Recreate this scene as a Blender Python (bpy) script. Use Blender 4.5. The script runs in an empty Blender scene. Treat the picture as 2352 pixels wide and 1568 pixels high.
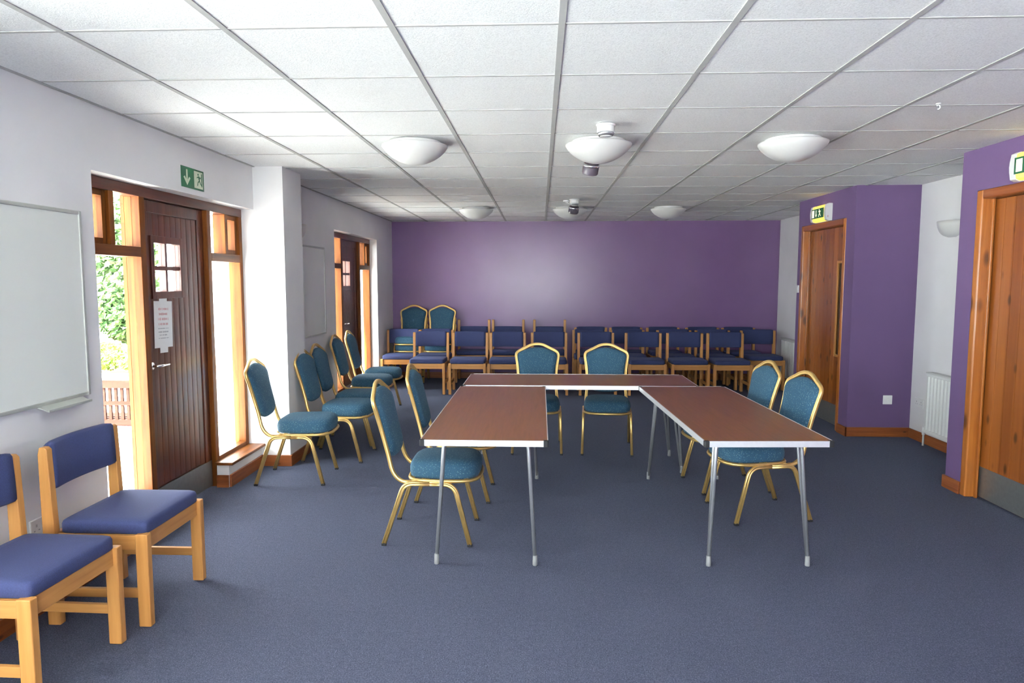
import bpy, bmesh, math, random
from math import sin, cos, pi, radians, sqrt
from mathutils import Vector, Matrix, noise
random.seed(7)
S = bpy.context.scene
COL = S.collection
H = 2.407

# ------------------------------------------------------------------ materials
def new_mat(name):
    m = bpy.data.materials.new(name); m.use_nodes = True
    nt = m.node_tree; nt.nodes.clear()
    out = nt.nodes.new('ShaderNodeOutputMaterial')
    b = nt.nodes.new('ShaderNodeBsdfPrincipled')
    nt.links.new(b.outputs[0], out.inputs[0])
    return m, nt, b, out
def N(nt, t, **kw):
    n = nt.nodes.new(t)
    for k, v in kw.items():
        if k in n.inputs: n.inputs[k].default_value = v
        else: setattr(n, k, v)
    return n
def coords(nt, scale=(1, 1, 1), loc=(0, 0, 0), kind='Object', rot=(0, 0, 0)):
    tc = nt.nodes.new('ShaderNodeTexCoord'); mp = nt.nodes.new('ShaderNodeMapping')
    mp.inputs['Scale'].default_value = scale; mp.inputs['Location'].default_value = loc
    mp.inputs['Rotation'].default_value = rot
    nt.links.new(tc.outputs[kind], mp.inputs[0]); return mp.outputs[0]
def ramp(nt, fac, stops):
    r = nt.nodes.new('ShaderNodeValToRGB')
    el = r.color_ramp.elements
    while len(el) < len(stops): el.new(0.5)
    for e, (p, c) in zip(el, stops):
        e.position = p; e.color = (*c, 1)
    nt.links.new(fac, r.inputs[0]); return r.outputs[0]
def bump(nt, b, h, strength=0.2, dist=0.01):
    n = nt.nodes.new('ShaderNodeBump'); n.inputs['Strength'].default_value = strength
    n.inputs['Distance'].default_value = dist
    nt.links.new(h, n.inputs['Height']); nt.links.new(n.outputs[0], b.inputs['Normal'])
def mixc(nt, fac, a, c, mode='MIX'):
    m = nt.nodes.new('ShaderNodeMix'); m.data_type = 'RGBA'; m.blend_type = mode
    if isinstance(fac, float): m.inputs[0].default_value = fac
    else: nt.links.new(fac, m.inputs[0])
    for i, v in ((6, a), (7, c)):
        if isinstance(v, tuple): m.inputs[i].default_value = (*v, 1)
        else: nt.links.new(v, m.inputs[i])
    return m.outputs[2]
def plain(name, col, rough=0.5, metal=0.0, noise_s=0, var=0.1, bmp=0.0, spec=0.5, emit=0):
    m, nt, b, o = new_mat(name)
    b.inputs['Base Color'].default_value = (*col, 1)
    b.inputs['Roughness'].default_value = rough; b.inputs['Metallic'].default_value = metal
    b.inputs['Specular IOR Level'].default_value = spec
    if emit:
        b.inputs['Emission Color'].default_value = (*col, 1); b.inputs['Emission Strength'].default_value = emit
    s = noise_s or 40
    n = N(nt, 'ShaderNodeTexNoise', Scale=s, Detail=4.0)
    nt.links.new(coords(nt), n.inputs['Vector'])
    lo = tuple(c * (1 - var) for c in col); hi = tuple(min(1, c * (1 + var)) for c in col)
    if not emit:
        nt.links.new(ramp(nt, n.outputs[0], [(0.3, lo), (0.7, hi)]), b.inputs['Base Color'])
    if bmp: bump(nt, b, n.outputs[0], bmp, 0.004)
    return m
def wood(name, dark, mid, light, axis='z', scale=1.0, rough=0.35, knots=0.0, planks=0.0, plank_axis='y', coat=0.0, spec=0.5):
    m, nt, b, o = new_mat(name)
    b.inputs['Specular IOR Level'].default_value = spec
    st = {'x': (1.2, 22, 22), 'y': (22, 1.2, 22), 'z': (22, 22, 1.2)}[axis]
    st = tuple(v * scale for v in st)
    v = coords(nt, st)
    n1 = N(nt, 'ShaderNodeTexNoise', Scale=1.0, Detail=6.0, Roughness=0.6, Distortion=0.5)
    nt.links.new(v, n1.inputs['Vector'])
    col = ramp(nt, n1.outputs[0], [(0.3, dark), (0.5, mid), (0.72, light)])
    st2 = tuple(x * 4 for x in st)
    n2 = N(nt, 'ShaderNodeTexNoise', Scale=1.0, Detail=3.0); nt.links.new(coords(nt, st2), n2.inputs['Vector'])
    col = mixc(nt, 0.25, col, ramp(nt, n2.outputs[0], [(0.35, dark), (0.65, light)]))
    if planks:
        # slow tone change from board to board
        sp = {'x': (1 / planks, 0.01, 0.01), 'y': (0.01, 1 / planks, 0.01)}[plank_axis]
        vv = coords(nt, sp)
        wn = nt.nodes.new('ShaderNodeTexWhiteNoise'); wn.noise_dimensions = '3D'
        fl = nt.nodes.new('ShaderNodeVectorMath'); fl.operation = 'FLOOR'
        nt.links.new(vv, fl.inputs[0]); nt.links.new(fl.outputs[0], wn.inputs['Vector'])
        col = mixc(nt, 0.55, col, ramp(nt, wn.outputs[0], [(0.0, dark), (1.0, light)]))
    if knots:
        ks = {'x': (4, 9, 9), 'y': (9, 4, 9), 'z': (9, 9, 4)}[axis]
        vo = N(nt, 'ShaderNodeTexVoronoi', Scale=1.0); nt.links.new(coords(nt, ks), vo.inputs['Vector'])
        kc = ramp(nt, vo.outputs['Distance'], [(0.0, (1, 1, 1)), (knots, (0.8, 0.8, 0.8)), (knots * 1.9, (0, 0, 0))])
        col = mixc(nt, kc, col, tuple(c * 0.3 for c in dark))
    nt.links.new(col, b.inputs['Base Color'])
    b.inputs['Roughness'].default_value = rough
    b.inputs['Coat Weight'].default_value = coat; b.inputs['Coat Roughness'].default_value = 0.15
    bump(nt, b, n2.outputs[0], 0.08, 0.002)
    return m
def fabric(name, base, fleck, scale=260, flecks=0.0, rough=0.85, sheen=0.3):
    m, nt, b, o = new_mat(name)
    n = N(nt, 'ShaderNodeTexNoise', Scale=scale, Detail=3.0); nt.links.new(coords(nt), n.inputs['Vector'])
    lo = tuple(c * 0.82 for c in base); hi = tuple(min(1, c * 1.18) for c in base)
    col = ramp(nt, n.outputs[0], [(0.35, lo), (0.65, hi)])
    if flecks:
        vo = N(nt, 'ShaderNodeTexVoronoi', Scale=flecks, Randomness=0.9); nt.links.new(coords(nt), vo.inputs['Vector'])
        k = ramp(nt, vo.outputs['Distance'], [(0.0, (0.6, 0.6, 0.6)), (0.17, (0.6, 0.6, 0.6)), (0.27, (0, 0, 0))])
        col = mixc(nt, k, col, fleck)
    nt.links.new(col, b.inputs['Base Color']); b.inputs['Roughness'].default_value = rough
    b.inputs['Sheen Weight'].default_value = sheen * 0.5; b.inputs['Sheen Roughness'].default_value = 0.5
    b.inputs['Sheen Tint'].default_value = (*[min(1, c * 2 + 0.2) for c in base], 1)
    bump(nt, b, n.outputs[0], 0.25, 0.002)
    return m

def carpet_mat():
    m, nt, b, o = new_mat('carpet')
    n = N(nt, 'ShaderNodeTexNoise', Scale=170.0, Detail=3.0, Roughness=0.7); nt.links.new(coords(nt), n.inputs['Vector'])
    n2 = N(nt, 'ShaderNodeTexNoise', Scale=1.4, Detail=3.0); nt.links.new(coords(nt), n2.inputs['Vector'])
    n3 = N(nt, 'ShaderNodeTexNoise', Scale=45.0, Detail=4.0, Roughness=0.8); nt.links.new(coords(nt), n3.inputs['Vector'])
    c = ramp(nt, n.outputs[0], [(0.28, (0.014, 0.016, 0.026)), (0.5, (0.056, 0.062, 0.100)), (0.74, (0.18, 0.20, 0.29))])
    c = mixc(nt, 0.35, c, ramp(nt, n3.outputs[0], [(0.3, (0.026, 0.030, 0.048)), (0.7, (0.108, 0.120, 0.180))]))
    c = mixc(nt, 0.12, c, ramp(nt, n2.outputs[0], [(0.3, (0.03, 0.033, 0.05)), (0.7, (0.07, 0.078, 0.11))]))
    nt.links.new(c, b.inputs['Base Color']); b.inputs['Roughness'].default_value = 0.95
    b.inputs['Specular IOR Level'].default_value = 0.15
    b.inputs['Sheen Weight'].default_value = 0.10; b.inputs['Sheen Roughness'].default_value = 0.3
    b.inputs['Sheen Tint'].default_value = (0.6, 0.7, 1, 1)
    bump(nt, b, n.outputs[0], 0.6, 0.006)
    return m
def ceiling_mat():
    m, nt, b, o = new_mat('mineral_tile')
    n = N(nt, 'ShaderNodeTexNoise', Scale=150.0, Detail=4.0, Roughness=0.7); nt.links.new(coords(nt), n.inputs['Vector'])
    c = ramp(nt, n.outputs[0], [(0.32, (0.68, 0.69, 0.68)), (0.5, (0.82, 0.83, 0.82)), (0.7, (0.88, 0.89, 0.88))])
    nt.links.new(c, b.inputs['Base Color']); b.inputs['Roughness'].default_value = 0.9
    bump(nt, b, n.outputs[0], 0.5, 0.003)
    return m
def paint(name, col, rough=0.6, bmp=0.12, spec=0.4):
    m, nt, b, o = new_mat(name)
    n = N(nt, 'ShaderNodeTexNoise', Scale=70.0, Detail=4.0); nt.links.new(coords(nt), n.inputs['Vector'])
    n2 = N(nt, 'ShaderNodeTexNoise', Scale=1.2, Detail=3.0); nt.links.new(coords(nt), n2.inputs['Vector'])
    lo = tuple(c * 0.93 for c in col); hi = tuple(min(1, c * 1.06) for c in col)
    nt.links.new(ramp(nt, n2.outputs[0], [(0.3, lo), (0.7, hi)]), b.inputs['Base Color'])
    b.inputs['Roughness'].default_value = rough; b.inputs['Specular IOR Level'].default_value = spec
    bump(nt, b, n.outputs[0], bmp, 0.002)
    return m
def glass_mat():
    m = bpy.data.materials.new('window_glass'); m.use_nodes = True
    nt = m.node_tree; nt.nodes.clear()
    o = nt.nodes.new('ShaderNodeOutputMaterial')
    tr = N(nt, 'ShaderNodeBsdfTransparent', Color=(0.95, 0.97, 0.96, 1))
    gl = N(nt, 'ShaderNodeBsdfGlossy', Roughness=0.02)
    lw = nt.nodes.new('ShaderNodeLayerWeight'); lw.inputs[0].default_value = 0.5
    pw = N(nt, 'ShaderNodeMath', operation='POWER'); pw.inputs[1].default_value = 5.0
    ma = N(nt, 'ShaderNodeMath', operation='MULTIPLY_ADD'); ma.inputs[1].default_value = 0.9; ma.inputs[2].default_value = 0.03
    nt.links.new(lw.outputs['Facing'], pw.inputs[0]); nt.links.new(pw.outputs[0], ma.inputs[0])
    mx = nt.nodes.new('ShaderNodeMixShader')
    nt.links.new(ma.outputs[0], mx.inputs[0]); nt.links.new(tr.outputs[0], mx.inputs[1]); nt.links.new(gl.outputs[0], mx.inputs[2])
    nt.links.new(mx.outputs[0], o.inputs[0])
    return m
def leaf_mat(name, a, c):
    m, nt, b, o = new_mat(name)
    g = nt.nodes.new('ShaderNodeNewGeometry')
    nt.links.new(ramp(nt, g.outputs['Random Per Island'], [(0.0, a), (1.0, c)]), b.inputs['Base Color'])
    b.inputs['Roughness'].default_value = 0.5
    return m

M = {}
M['carpet'] = carpet_mat()
M['tile'] = ceiling_mat()
M['grid'] = plain('grid_metal', (0.42, 0.42, 0.41), 0.8, var=0.03, spec=0.1)
M['white'] = paint('white_wall_paint', (0.80, 0.80, 0.80), 0.6)
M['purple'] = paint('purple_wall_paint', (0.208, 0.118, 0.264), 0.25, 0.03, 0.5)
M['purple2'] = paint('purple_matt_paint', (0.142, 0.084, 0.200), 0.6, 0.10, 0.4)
M['mahog'] = wood('varnished_hardwood', (0.040, 0.007, 0.003), (0.085, 0.017, 0.007), (0.14, 0.034, 0.012), 'z', rough=0.33, coat=0.12)
M['mahogh'] = wood('varnished_hardwood_rail', (0.040, 0.007, 0.003), (0.085, 0.017, 0.007), (0.14, 0.034, 0.012), 'y', rough=0.33, coat=0.12)
M['frame'] = wood('window_frame_wood', (0.075, 0.020, 0.004), (0.14, 0.042, 0.007), (0.21, 0.070, 0.012), 'z', rough=0.4, spec=0.15)
M['frameh'] = wood('window_frame_wood_rail', (0.075, 0.020, 0.004), (0.14, 0.042, 0.007), (0.21, 0.070, 0.012), 'y', rough=0.4, spec=0.25)
M['skirt'] = wood('skirting_wood', (0.15, 0.036, 0.009), (0.25, 0.068, 0.016), (0.35, 0.11, 0.028), 'y', rough=0.4, knots=0.05)
M['skirtx'] = wood('skirting_wood_across', (0.15, 0.036, 0.009), (0.25, 0.068, 0.016), (0.35, 0.11, 0.028), 'x', rough=0.4, knots=0.05)
M['pine'] = wood('pine_lining', (0.25, 0.070, 0.010), (0.38, 0.120, 0.018), (0.50, 0.185, 0.036), 'z', scale=0.7, rough=0.3, knots=0.16, coat=0.3)
M['pineh'] = wood('pine_lining_head', (0.18, 0.045, 0.014), (0.26, 0.070, 0.020), (0.34, 0.11, 0.033), 'y', scale=0.7, rough=0.3, coat=0.3)
M['pinedoor'] = wood('pine_door_boards', (0.18, 0.045, 0.007), (0.28, 0.078, 0.012), (0.38, 0.125, 0.022), 'z', scale=0.6, rough=0.28, knots=0.10, planks=0.1, plank_axis='y', coat=0.35)
M['beech'] = wood('beech', (0.43, 0.185, 0.045), (0.53, 0.245, 0.068), (0.61, 0.31, 0.098), 'z', scale=0.8, rough=0.4)
M['beechx'] = wood('beech_across', (0.43, 0.185, 0.045), (0.53, 0.245, 0.068), (0.61, 0.31, 0.098), 'x', scale=0.8, rough=0.4)
M['beechy'] = wood('beech_rail', (0.43, 0.185, 0.045), (0.53, 0.245, 0.068), (0.61, 0.31, 0.098), 'y', scale=0.8, rough=0.4)
M['bluefab'] = fabric('blue_upholstery', (0.029, 0.040, 0.122), (0.1, 0.2, 0.3), 300)
M['teal'] = fabric('teal_upholstery', (0.020, 0.078, 0.135), (0.22, 0.34, 0.34), 200, flecks=95)
M['gold'] = plain('gold_tube', (0.76, 0.51, 0.18), 0.32, 0.75, var=0.06)
M['rubber'] = plain('black_rubber', (0.015, 0.015, 0.017), 0.6)
M['laminate'] = wood('laminate_rosewood', (0.150, 0.050, 0.017), (0.205, 0.072, 0.025), (0.235, 0.086, 0.032), 'y', scale=2.2, rough=0.31)
M['laminatex'] = wood('laminate_rosewood_across', (0.150, 0.050, 0.017), (0.205, 0.072, 0.025), (0.235, 0.086, 0.032), 'x', scale=2.2, rough=0.31)
M['alu'] = plain('aluminium_edge', (0.80, 0.81, 0.82), 0.35, 0.6, var=0.03)
M['steel'] = plain('grey_steel_tube', (0.42, 0.43, 0.45), 0.35, 0.7, var=0.04)
M['capgrey'] = plain('grey_foot_cap', (0.22, 0.225, 0.23), 0.55, var=0.03)
M['kick'] = plain('brushed_kick_plate', (0.30, 0.31, 0.30), 0.38, 0.8, var=0.06)
M['chrome'] = plain('chrome', (0.85, 0.86, 0.88), 0.12, 1.0, var=0.01)
M['board'] = plain('whiteboard_face', (0.78, 0.81, 0.76), 0.3, var=0.01, noise_s=3)
M['boardf'] = plain('whiteboard_frame', (0.52, 0.54, 0.50), 0.4, 0.3, var=0.03)
M['plastic'] = plain('white_plastic', (0.80, 0.80, 0.79), 0.35, var=0.01)
M['lamp'] = plain('opal_lamp_glass', (0.68, 0.68, 0.66), 0.3, var=0.01)
M['rad'] = plain('radiator_enamel', (0.74, 0.76, 0.74), 0.35, var=0.02)
M['radg'] = plain('radiator_grille_enamel', (0.58, 0.58, 0.56), 0.4, var=0.02)
M['green'] = plain('exit_green', (0.006, 0.12, 0.045), 0.4, var=0.02)
M['cream'] = plain('photoluminescent_cream', (0.72, 0.78, 0.60), 0.5, var=0.02)
M['paper'] = plain('notice_paper', (0.80, 0.80, 0.79), 0.7, var=0.01)
M['redink'] = plain('red_ink', (0.62, 0.36, 0.37), 0.7)
M['greyink'] = plain('grey_ink', (0.40, 0.40, 0.42), 0.7)
M['dark'] = plain('dark_slot', (0.02, 0.02, 0.02), 0.6)
M['glow'] = plain('lit_diffuser', (1.0, 0.66, 0.10), 0.4, emit=0.55)
M['glowp'] = plain('lit_pictogram', (1.0, 0.86, 0.62), 0.4, emit=0.42)
M['glass'] = glass_mat()
M['darkglass'] = plain('dark_vision_glass', (0.05, 0.035, 0.02), 0.1, var=0.02)
M['smoke'] = plain('dark_lens', (0.10, 0.085, 0.11), 0.25, var=0.02)
M['paving'] = plain('pale_paving', (0.80, 0.80, 0.78), 0.85, noise_s=3, var=0.08, bmp=0.2)
M['stone'] = plain('pale_stone', (0.66, 0.64, 0.60), 0.8, noise_s=9, var=0.2, bmp=0.4)
M['rock'] = plain('grey_rock', (0.38, 0.38, 0.38), 0.8, noise_s=6, var=0.3, bmp=0.5)
M['soil'] = plain('bark_mulch', (0.16, 0.08, 0.04), 0.9, noise_s=30, var=0.4, bmp=0.6)
M['leaf'] = leaf_mat('ivy_leaf', (0.025, 0.075, 0.02), (0.13, 0.22, 0.065))
M['leaf2'] = leaf_mat('lime_leaf', (0.10, 0.20, 0.02), (0.28, 0.38, 0.08))
M['benchw'] = wood('garden_bench_wood', (0.022, 0.008, 0.005), (0.032, 0.012, 0.008), (0.045, 0.018, 0.012), 'x', rough=0.7, spec=0.08)
M['render'] = plain('outer_render', (0.70, 0.68, 0.64), 0.8, noise_s=20, bmp=0.2)

# ------------------------------------------------------------------ mesh helpers
def box(bm, x0, x1, y0, y1, z0, z1, mi=0, mat=None):
    vs = [bm.verts.new((x, y, z)) for z in (z0, z1) for (x, y) in ((x0, y0), (x1, y0), (x1, y1), (x0, y1))]
    if mat is not None:
        for v in vs: v.co = mat @ v.co
    fs = [(3, 2, 1, 0), (4, 5, 6, 7), (0, 1, 5, 4), (1, 2, 6, 5), (2, 3, 7, 6), (3, 0, 4, 7)]
    out = []
    for f in fs:
        fc = bm.faces.new([vs[i] for i in f]); fc.material_index = mi; out.append(fc)
    return vs
def prism(bm, pts, axis, a, b, mi=0):
    """extrude a 2D outline along an axis"""
    def P(p, t):
        return {'x': (t, p[0], p[1]), 'y': (p[0], t, p[1]), 'z': (p[0], p[1], t)}[axis]
    A = [bm.verts.new(P(p, a)) for p in pts]; B = [bm.verts.new(P(p, b)) for p in pts]
    f1 = bm.faces.new(A); f2 = bm.faces.new(B[::-1]); f1.material_index = f2.material_index = mi
    n = len(pts)
    for i in range(n):
        f = bm.faces.new((A[i], B[i], B[(i + 1) % n], A[(i + 1) % n])); f.material_index = mi
def rings(bm, rr, cap=True, closed=True, mi=0):
    """skin a list of closed vertex rings"""
    V = [[bm.verts.new(p) for p in r] for r in rr]
    n = len(V[0])
    for a, b in zip(V[:-1], V[1:]):
        for i in range(n if closed else n - 1):
            f = bm.faces.new((a[i], a[(i + 1) % n], b[(i + 1) % n], b[i])); f.material_index = mi
    if cap:
        for r, rev in ((V[0], True), (V[-1], False)):
            f = bm.faces.new(r[::-1] if rev else r); f.material_index = mi
    return V
def lathe(bm, prof, c, seg=32, cap=True):
    rings(bm, [[(c[0] + r * cos(2 * pi * i / seg), c[1] + r * sin(2 * pi * i / seg), z) for i in range(seg)] for r, z in prof], cap)
def sweep(bm, path, prof, ref, closed=False, cap=True):
    """sweep a 2D profile (u along ref-ish, v across) along a 3D path"""
    P = [Vector(p) for p in path]; n = len(P); R = []
    ref = Vector(ref)
    for i in range(n):
        if closed: t = P[(i + 1) % n] - P[i - 1]
        else: t = P[min(i + 1, n - 1)] - P[max(i - 1, 0)]
        t.normalize()
        u = ref - t * ref.dot(t)
        if u.length < 1e-4: u = Vector((0, 0, 1)) - t * t.z
        u.normalize(); v = t.cross(u)
        R.append([P[i] + u * a + v * b for a, b in prof])
    if closed: R.append(R[0][:]); rings(bm, R, False)
    else: rings(bm, R, cap)
def circ(r, n=10, ry=None):
    ry = ry or r
    return [(r * cos(2 * pi * i / n), ry * sin(2 * pi * i / n)) for i in range(n)]
def fluted(w, d, n=20):
    """flat twin-bead tube profile: w across (v), d along ref (u), with a groove in the middle of both faces"""
    out = []
    for i in range(n):
        a = 2 * pi * i / n
        v = w / 2 * cos(a)
        u = d / 2 * (abs(sin(a)) ** 0.6) * (1 if sin(a) >= 0 else -1)
        g = 1 - 0.55 * math.exp(-(v / (w * 0.13)) ** 2)
        out.append((u * g, v))
    return out
def smooth_path(pts, k=5):
    """Catmull-Rom through points"""
    P = [Vector(p) for p in pts]; out = []
    for i in range(len(P) - 1):
        p0 = P[max(i - 1, 0)]; p1 = P[i]; p2 = P[i + 1]; p3 = P[min(i + 2, len(P) - 1)]
        for j in range(k):
            t = j / k
            out.append(0.5 * ((2 * p1) + (p2 - p0) * t + (2 * p0 - 5 * p1 + 4 * p2 - p3) * t * t + (3 * p1 - p0 - 3 * p2 + p3) * t ** 3))
    out.append(P[-1]); return out
def fillet(pts, r=0.05, k=6):
    """polyline with rounded corners"""
    P = [Vector(p) for p in pts]; out = [P[0]]
    for i in range(1, len(P) - 1):
        a, b, c = P[i - 1], P[i], P[i + 1]
        d1 = (a - b); d2 = (c - b); rr = min(r, d1.length * 0.49, d2.length * 0.49)
        s = b + d1.normalized() * rr; e = b + d2.normalized() * rr
        for j in range(k + 1):
            t = j / k
            out.append(s * (1 - t) ** 2 + b * 2 * t * (1 - t) + e * t * t)
    out.append(P[-1]); return out
def mk(name, bm, mats, parent=None, smooth=False, bevel=0.0, seg=2, loc=None, subdiv=0):
    bmesh.ops.recalc_face_normals(bm, faces=bm.faces)
    me = bpy.data.meshes.new(name); bm.to_mesh(me); bm.free()
    for m in (mats if isinstance(mats, (list, tuple)) else [mats]): me.materials.append(M[m] if isinstance(m, str) else m)
    o = bpy.data.objects.new(name, me); COL.objects.link(o)
    if parent: o.parent = parent
    if loc: o.location = loc
    if smooth:
        for p in me.polygons: p.use_smooth = True
    if bevel:
        b = o.modifiers.new('bevel', 'BEVEL'); b.width = bevel; b.segments = seg; b.limit_method = 'ANGLE'; b.angle_limit = radians(50)
        for p in me.polygons: p.use_smooth = True
        w = o.modifiers.new('wn', 'WEIGHTED_NORMAL'); w.keep_sharp = True
    if subdiv:
        s = o.modifiers.new('sub', 'SUBSURF'); s.levels = subdiv; s.render_levels = subdiv
    return o
def BM(): return bmesh.new()
def bx(name, mat, parent, *b, bevel=0.0):
    bm = BM(); box(bm, *b); return mk(name, bm, mat, parent, bevel=bevel)
def empty(name, loc=(0, 0, 0), rz=0.0):
    o = bpy.data.objects.new(name, None); o.empty_display_size = 0.1; COL.objects.link(o)
    o.location = loc; o.rotation_euler = (0, 0, rz); return o
def tag(o, label, cat, group=None):
    o['label'] = label; o['category'] = cat
    if group: o['group'] = group
    return o
def struct(o):
    o['kind'] = 'structure'; return o
CH = {}
def kids(o): return [c for c in bpy.data.objects if c.parent == o]
def dup(root, loc, rz):
    def rec(o, par):
        c = o.copy(); COL.objects.link(c)
        if par is not None:
            c.parent = par
        for k in KID.get(o.name, []): rec(k, c)
        return c
    r = rec(root, None); r.location = loc; r.rotation_euler = (0, 0, rz); return r
KID = {}
def index_kids():
    KID.clear()
    for o in bpy.data.objects:
        if o.parent: KID.setdefault(o.parent.name, []).append(o)

# ------------------------------------------------------------------ room shell
YB, YF = 10.45, -3.2           # back wall and the wall behind the camera
XL, XR = -2.28, 3.585          # left wall, right outer wall
XP = 2.985                     # faces of the two purple lobbies on the right
U = [(3.42, 5.385), (7.50, 9.465)]   # the two glazed door screens on the left
ZO = 2.075                     # top of the openings
WINL = (-2.8, 1.5, 0.60, 2.30)       # window behind the camera, left wall (y0,y1,z0,z1)
WINF = (-1.7, 1.3, 0.6, 2.25)     # window behind the camera, rear wall (x0,x1,z0,z1)

bm = BM(); box(bm, -2.6, 3.9, YF - 0.3, YB + 0.3, -0.15, 0.0)
struct(mk('floor', bm, 'carpet'))
# ceiling
bm = BM(); box(bm, -2.6, 3.9, YF - 0.3, YB + 0.3, H + 0.004, H + 0.25)
ceil = struct(mk('ceiling', bm, 'tile'))
bm = BM()
gx = [0.0716 + 0.6 * i for i in range(-3, 6)]
gy = [2.471 + 0.6 * j for j in range(-9, 14)]
for x in gx: box(bm, x - 0.012, x + 0.012, YF, YB, H, H + 0.006)
for y in gy:
    xs = [XL] + gx + [XR]
    for a, b in zip(xs[:-1], xs[1:]):
        a2 = a + 0.012 if a in gx else a; b2 = b - 0.012 if b in gx else b
        box(bm, a2, b2, y - 0.006, y + 0.006, H + 0.001, H + 0.006)
# perimeter angle
for (a, b, c, d) in ((XL, XL + 0.02, YF, YB), (XL, XR, YB - 0.02, YB)):
    box(bm, a, b, c, d, H - 0.0005, H + 0.006)
mk('ceiling_grid', bm, 'grid', ceil)

def wall_with_holes(bm, axis, a, b, u0, u1, z0, z1, holes):
    """slab between a..b on one axis, with rectangular holes (u0,u1,z0,z1)"""
    cuts = sorted(holes)
    cur = u0
    def add(p, q, r, s):
        if q - p < 1e-5 or s - r < 1e-5: return
        if axis == 'x': box(bm, a, b, p, q, r, s)
        else: box(bm, p, q, a, b, r, s)
    for (h0, h1, g0, g1) in cuts:
        add(cur, h0, z0, z1); add(h0, h1, z0, g0); add(h0, h1, g1, z1); cur = h1
    add(cur, u1, z0, z1)
bm = BM()
wall_with_holes(bm, 'x', XL - 0.30, XL, YF - 0.3, YB + 0.3, 0, H + 0.1, [(WINL[0], WINL[1], WINL[2], WINL[3])] + [(a, b, 0, ZO) for a, b in U])
# low walls under the side lights, only ~10 cm deep in the room side
for a, b in U:
    for (p, q) in ((a, a + 0.56), (b - 0.585, b)):
        box(bm, XL - 0.09, XL - 0.0, p, q, 0, 0.165)
struct(mk('wall_left', bm, 'white'))
bm = BM(); box(bm, XL, -2.04, 5.385, 5.80, 0, H + 0.05)
struct(mk('wall_pillar', bm, 'white'))
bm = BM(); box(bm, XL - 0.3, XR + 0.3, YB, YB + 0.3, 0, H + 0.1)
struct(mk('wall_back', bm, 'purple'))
bm = BM(); wall_with_holes(bm, 'y', YF - 0.3, YF, XL - 0.3, XR + 0.3, 0, H + 0.1, [WINF])
struct(mk('wall_front', bm, 'white'))
bm = BM(); box(bm, XR, XR + 0.3, YF - 0.3, YB + 0.3, 0, H + 0.1)
struct(mk('wall_right', bm, 'white'))
# two purple lobbies with their door openings
D1 = (3.72, 4.85); D2 = (6.85, 7.99); ZD = 2.125
bm = BM()
for (a, b, d) in ((YF, 5.03, D1),):
    wall_with_holes(bm, 'x', XP, XP + 0.14, a, b, 0, H + 0.05, [(d[0], d[1], 0, ZD)])
    box(bm, XP + 0.14, XR + 0.01, b - 0.14, b, 0, H + 0.05)
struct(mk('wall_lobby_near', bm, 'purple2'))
bm = BM()
wall_with_holes(bm, 'x', XP, XP + 0.14, 6.66, 8.08, 0, H + 0.05, [(D2[0], D2[1], 0, ZD)])
box(bm, XP + 0.14, XR + 0.01, 6.66, 6.80, 0, H + 0.05)
box(bm, XP + 0.14, XR + 0.01, 7.94, 8.08, 0, H + 0.05)
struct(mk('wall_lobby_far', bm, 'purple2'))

# skirting boards
def skirt(bm, x0, x1, y0, y1, h=0.092):
    box(bm, x0, x1, y0, y1, 0, h)
T = 0.016
bm = BM()
for (a, b) in ((YF, U[0][0]), (5.80, U[1][0]), (U[1][1], YB)): skirt(bm, XL, XL + T, a, b)
for a, b in U:
    skirt(bm, XL, XL + T, a, a + 0.56); skirt(bm, XL, XL + T, b - 0.585, b)
struct(mk('baseboard_left', bm, 'skirt', bevel=0.004))
bm = BM()
for a, b in U: skirt(bm, XL - 0.09, XL, b - 0.585 - T, b - 0.585); skirt(bm, XL - 0.09, XL, a + 0.56, a + 0.56 + T)
struct(mk('trim_1', bm, 'skirtx', bevel=0.004))
bm = BM(); skirt(bm, XL, -2.04 + T, 5.385 - T, 5.385)
struct(mk('trim_2', bm, 'skirtx', bevel=0.004))
bm = BM(); skirt(bm, -2.04, -2.04 + T, 5.385, 5.80 + T)
struct(mk('trim_3', bm, 'skirt', bevel=0.004))
bm = BM(); skirt(bm, XL + T, XR, YB - T, YB)
struct(mk('baseboard_back', bm, 'skirtx', bevel=0.004))
bm = BM()
skirt(bm, XR - T, XR, 5.03, 6.66); skirt(bm, XR - T, XR, 8.08, YB)
for a, b in ((YF, D1[0]), (D1[1], 5.03 + T), (6.66 - T, D2[0]), (D2[1], 8.08 + T)): skirt(bm, XP - T, XP, a, b)
struct(mk('baseboard_right', bm, 'skirt', bevel=0.004))
bm = BM(); skirt(bm, XP - T, XR, 6.66 - T, 6.66)
struct(mk('trim_4', bm, 'skirtx', bevel=0.004))
bm = BM(); skirt(bm, XP, XR, 5.03, 5.03 + T)
struct(mk('trim_5', bm, 'skirtx', bevel=0.004))

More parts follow.
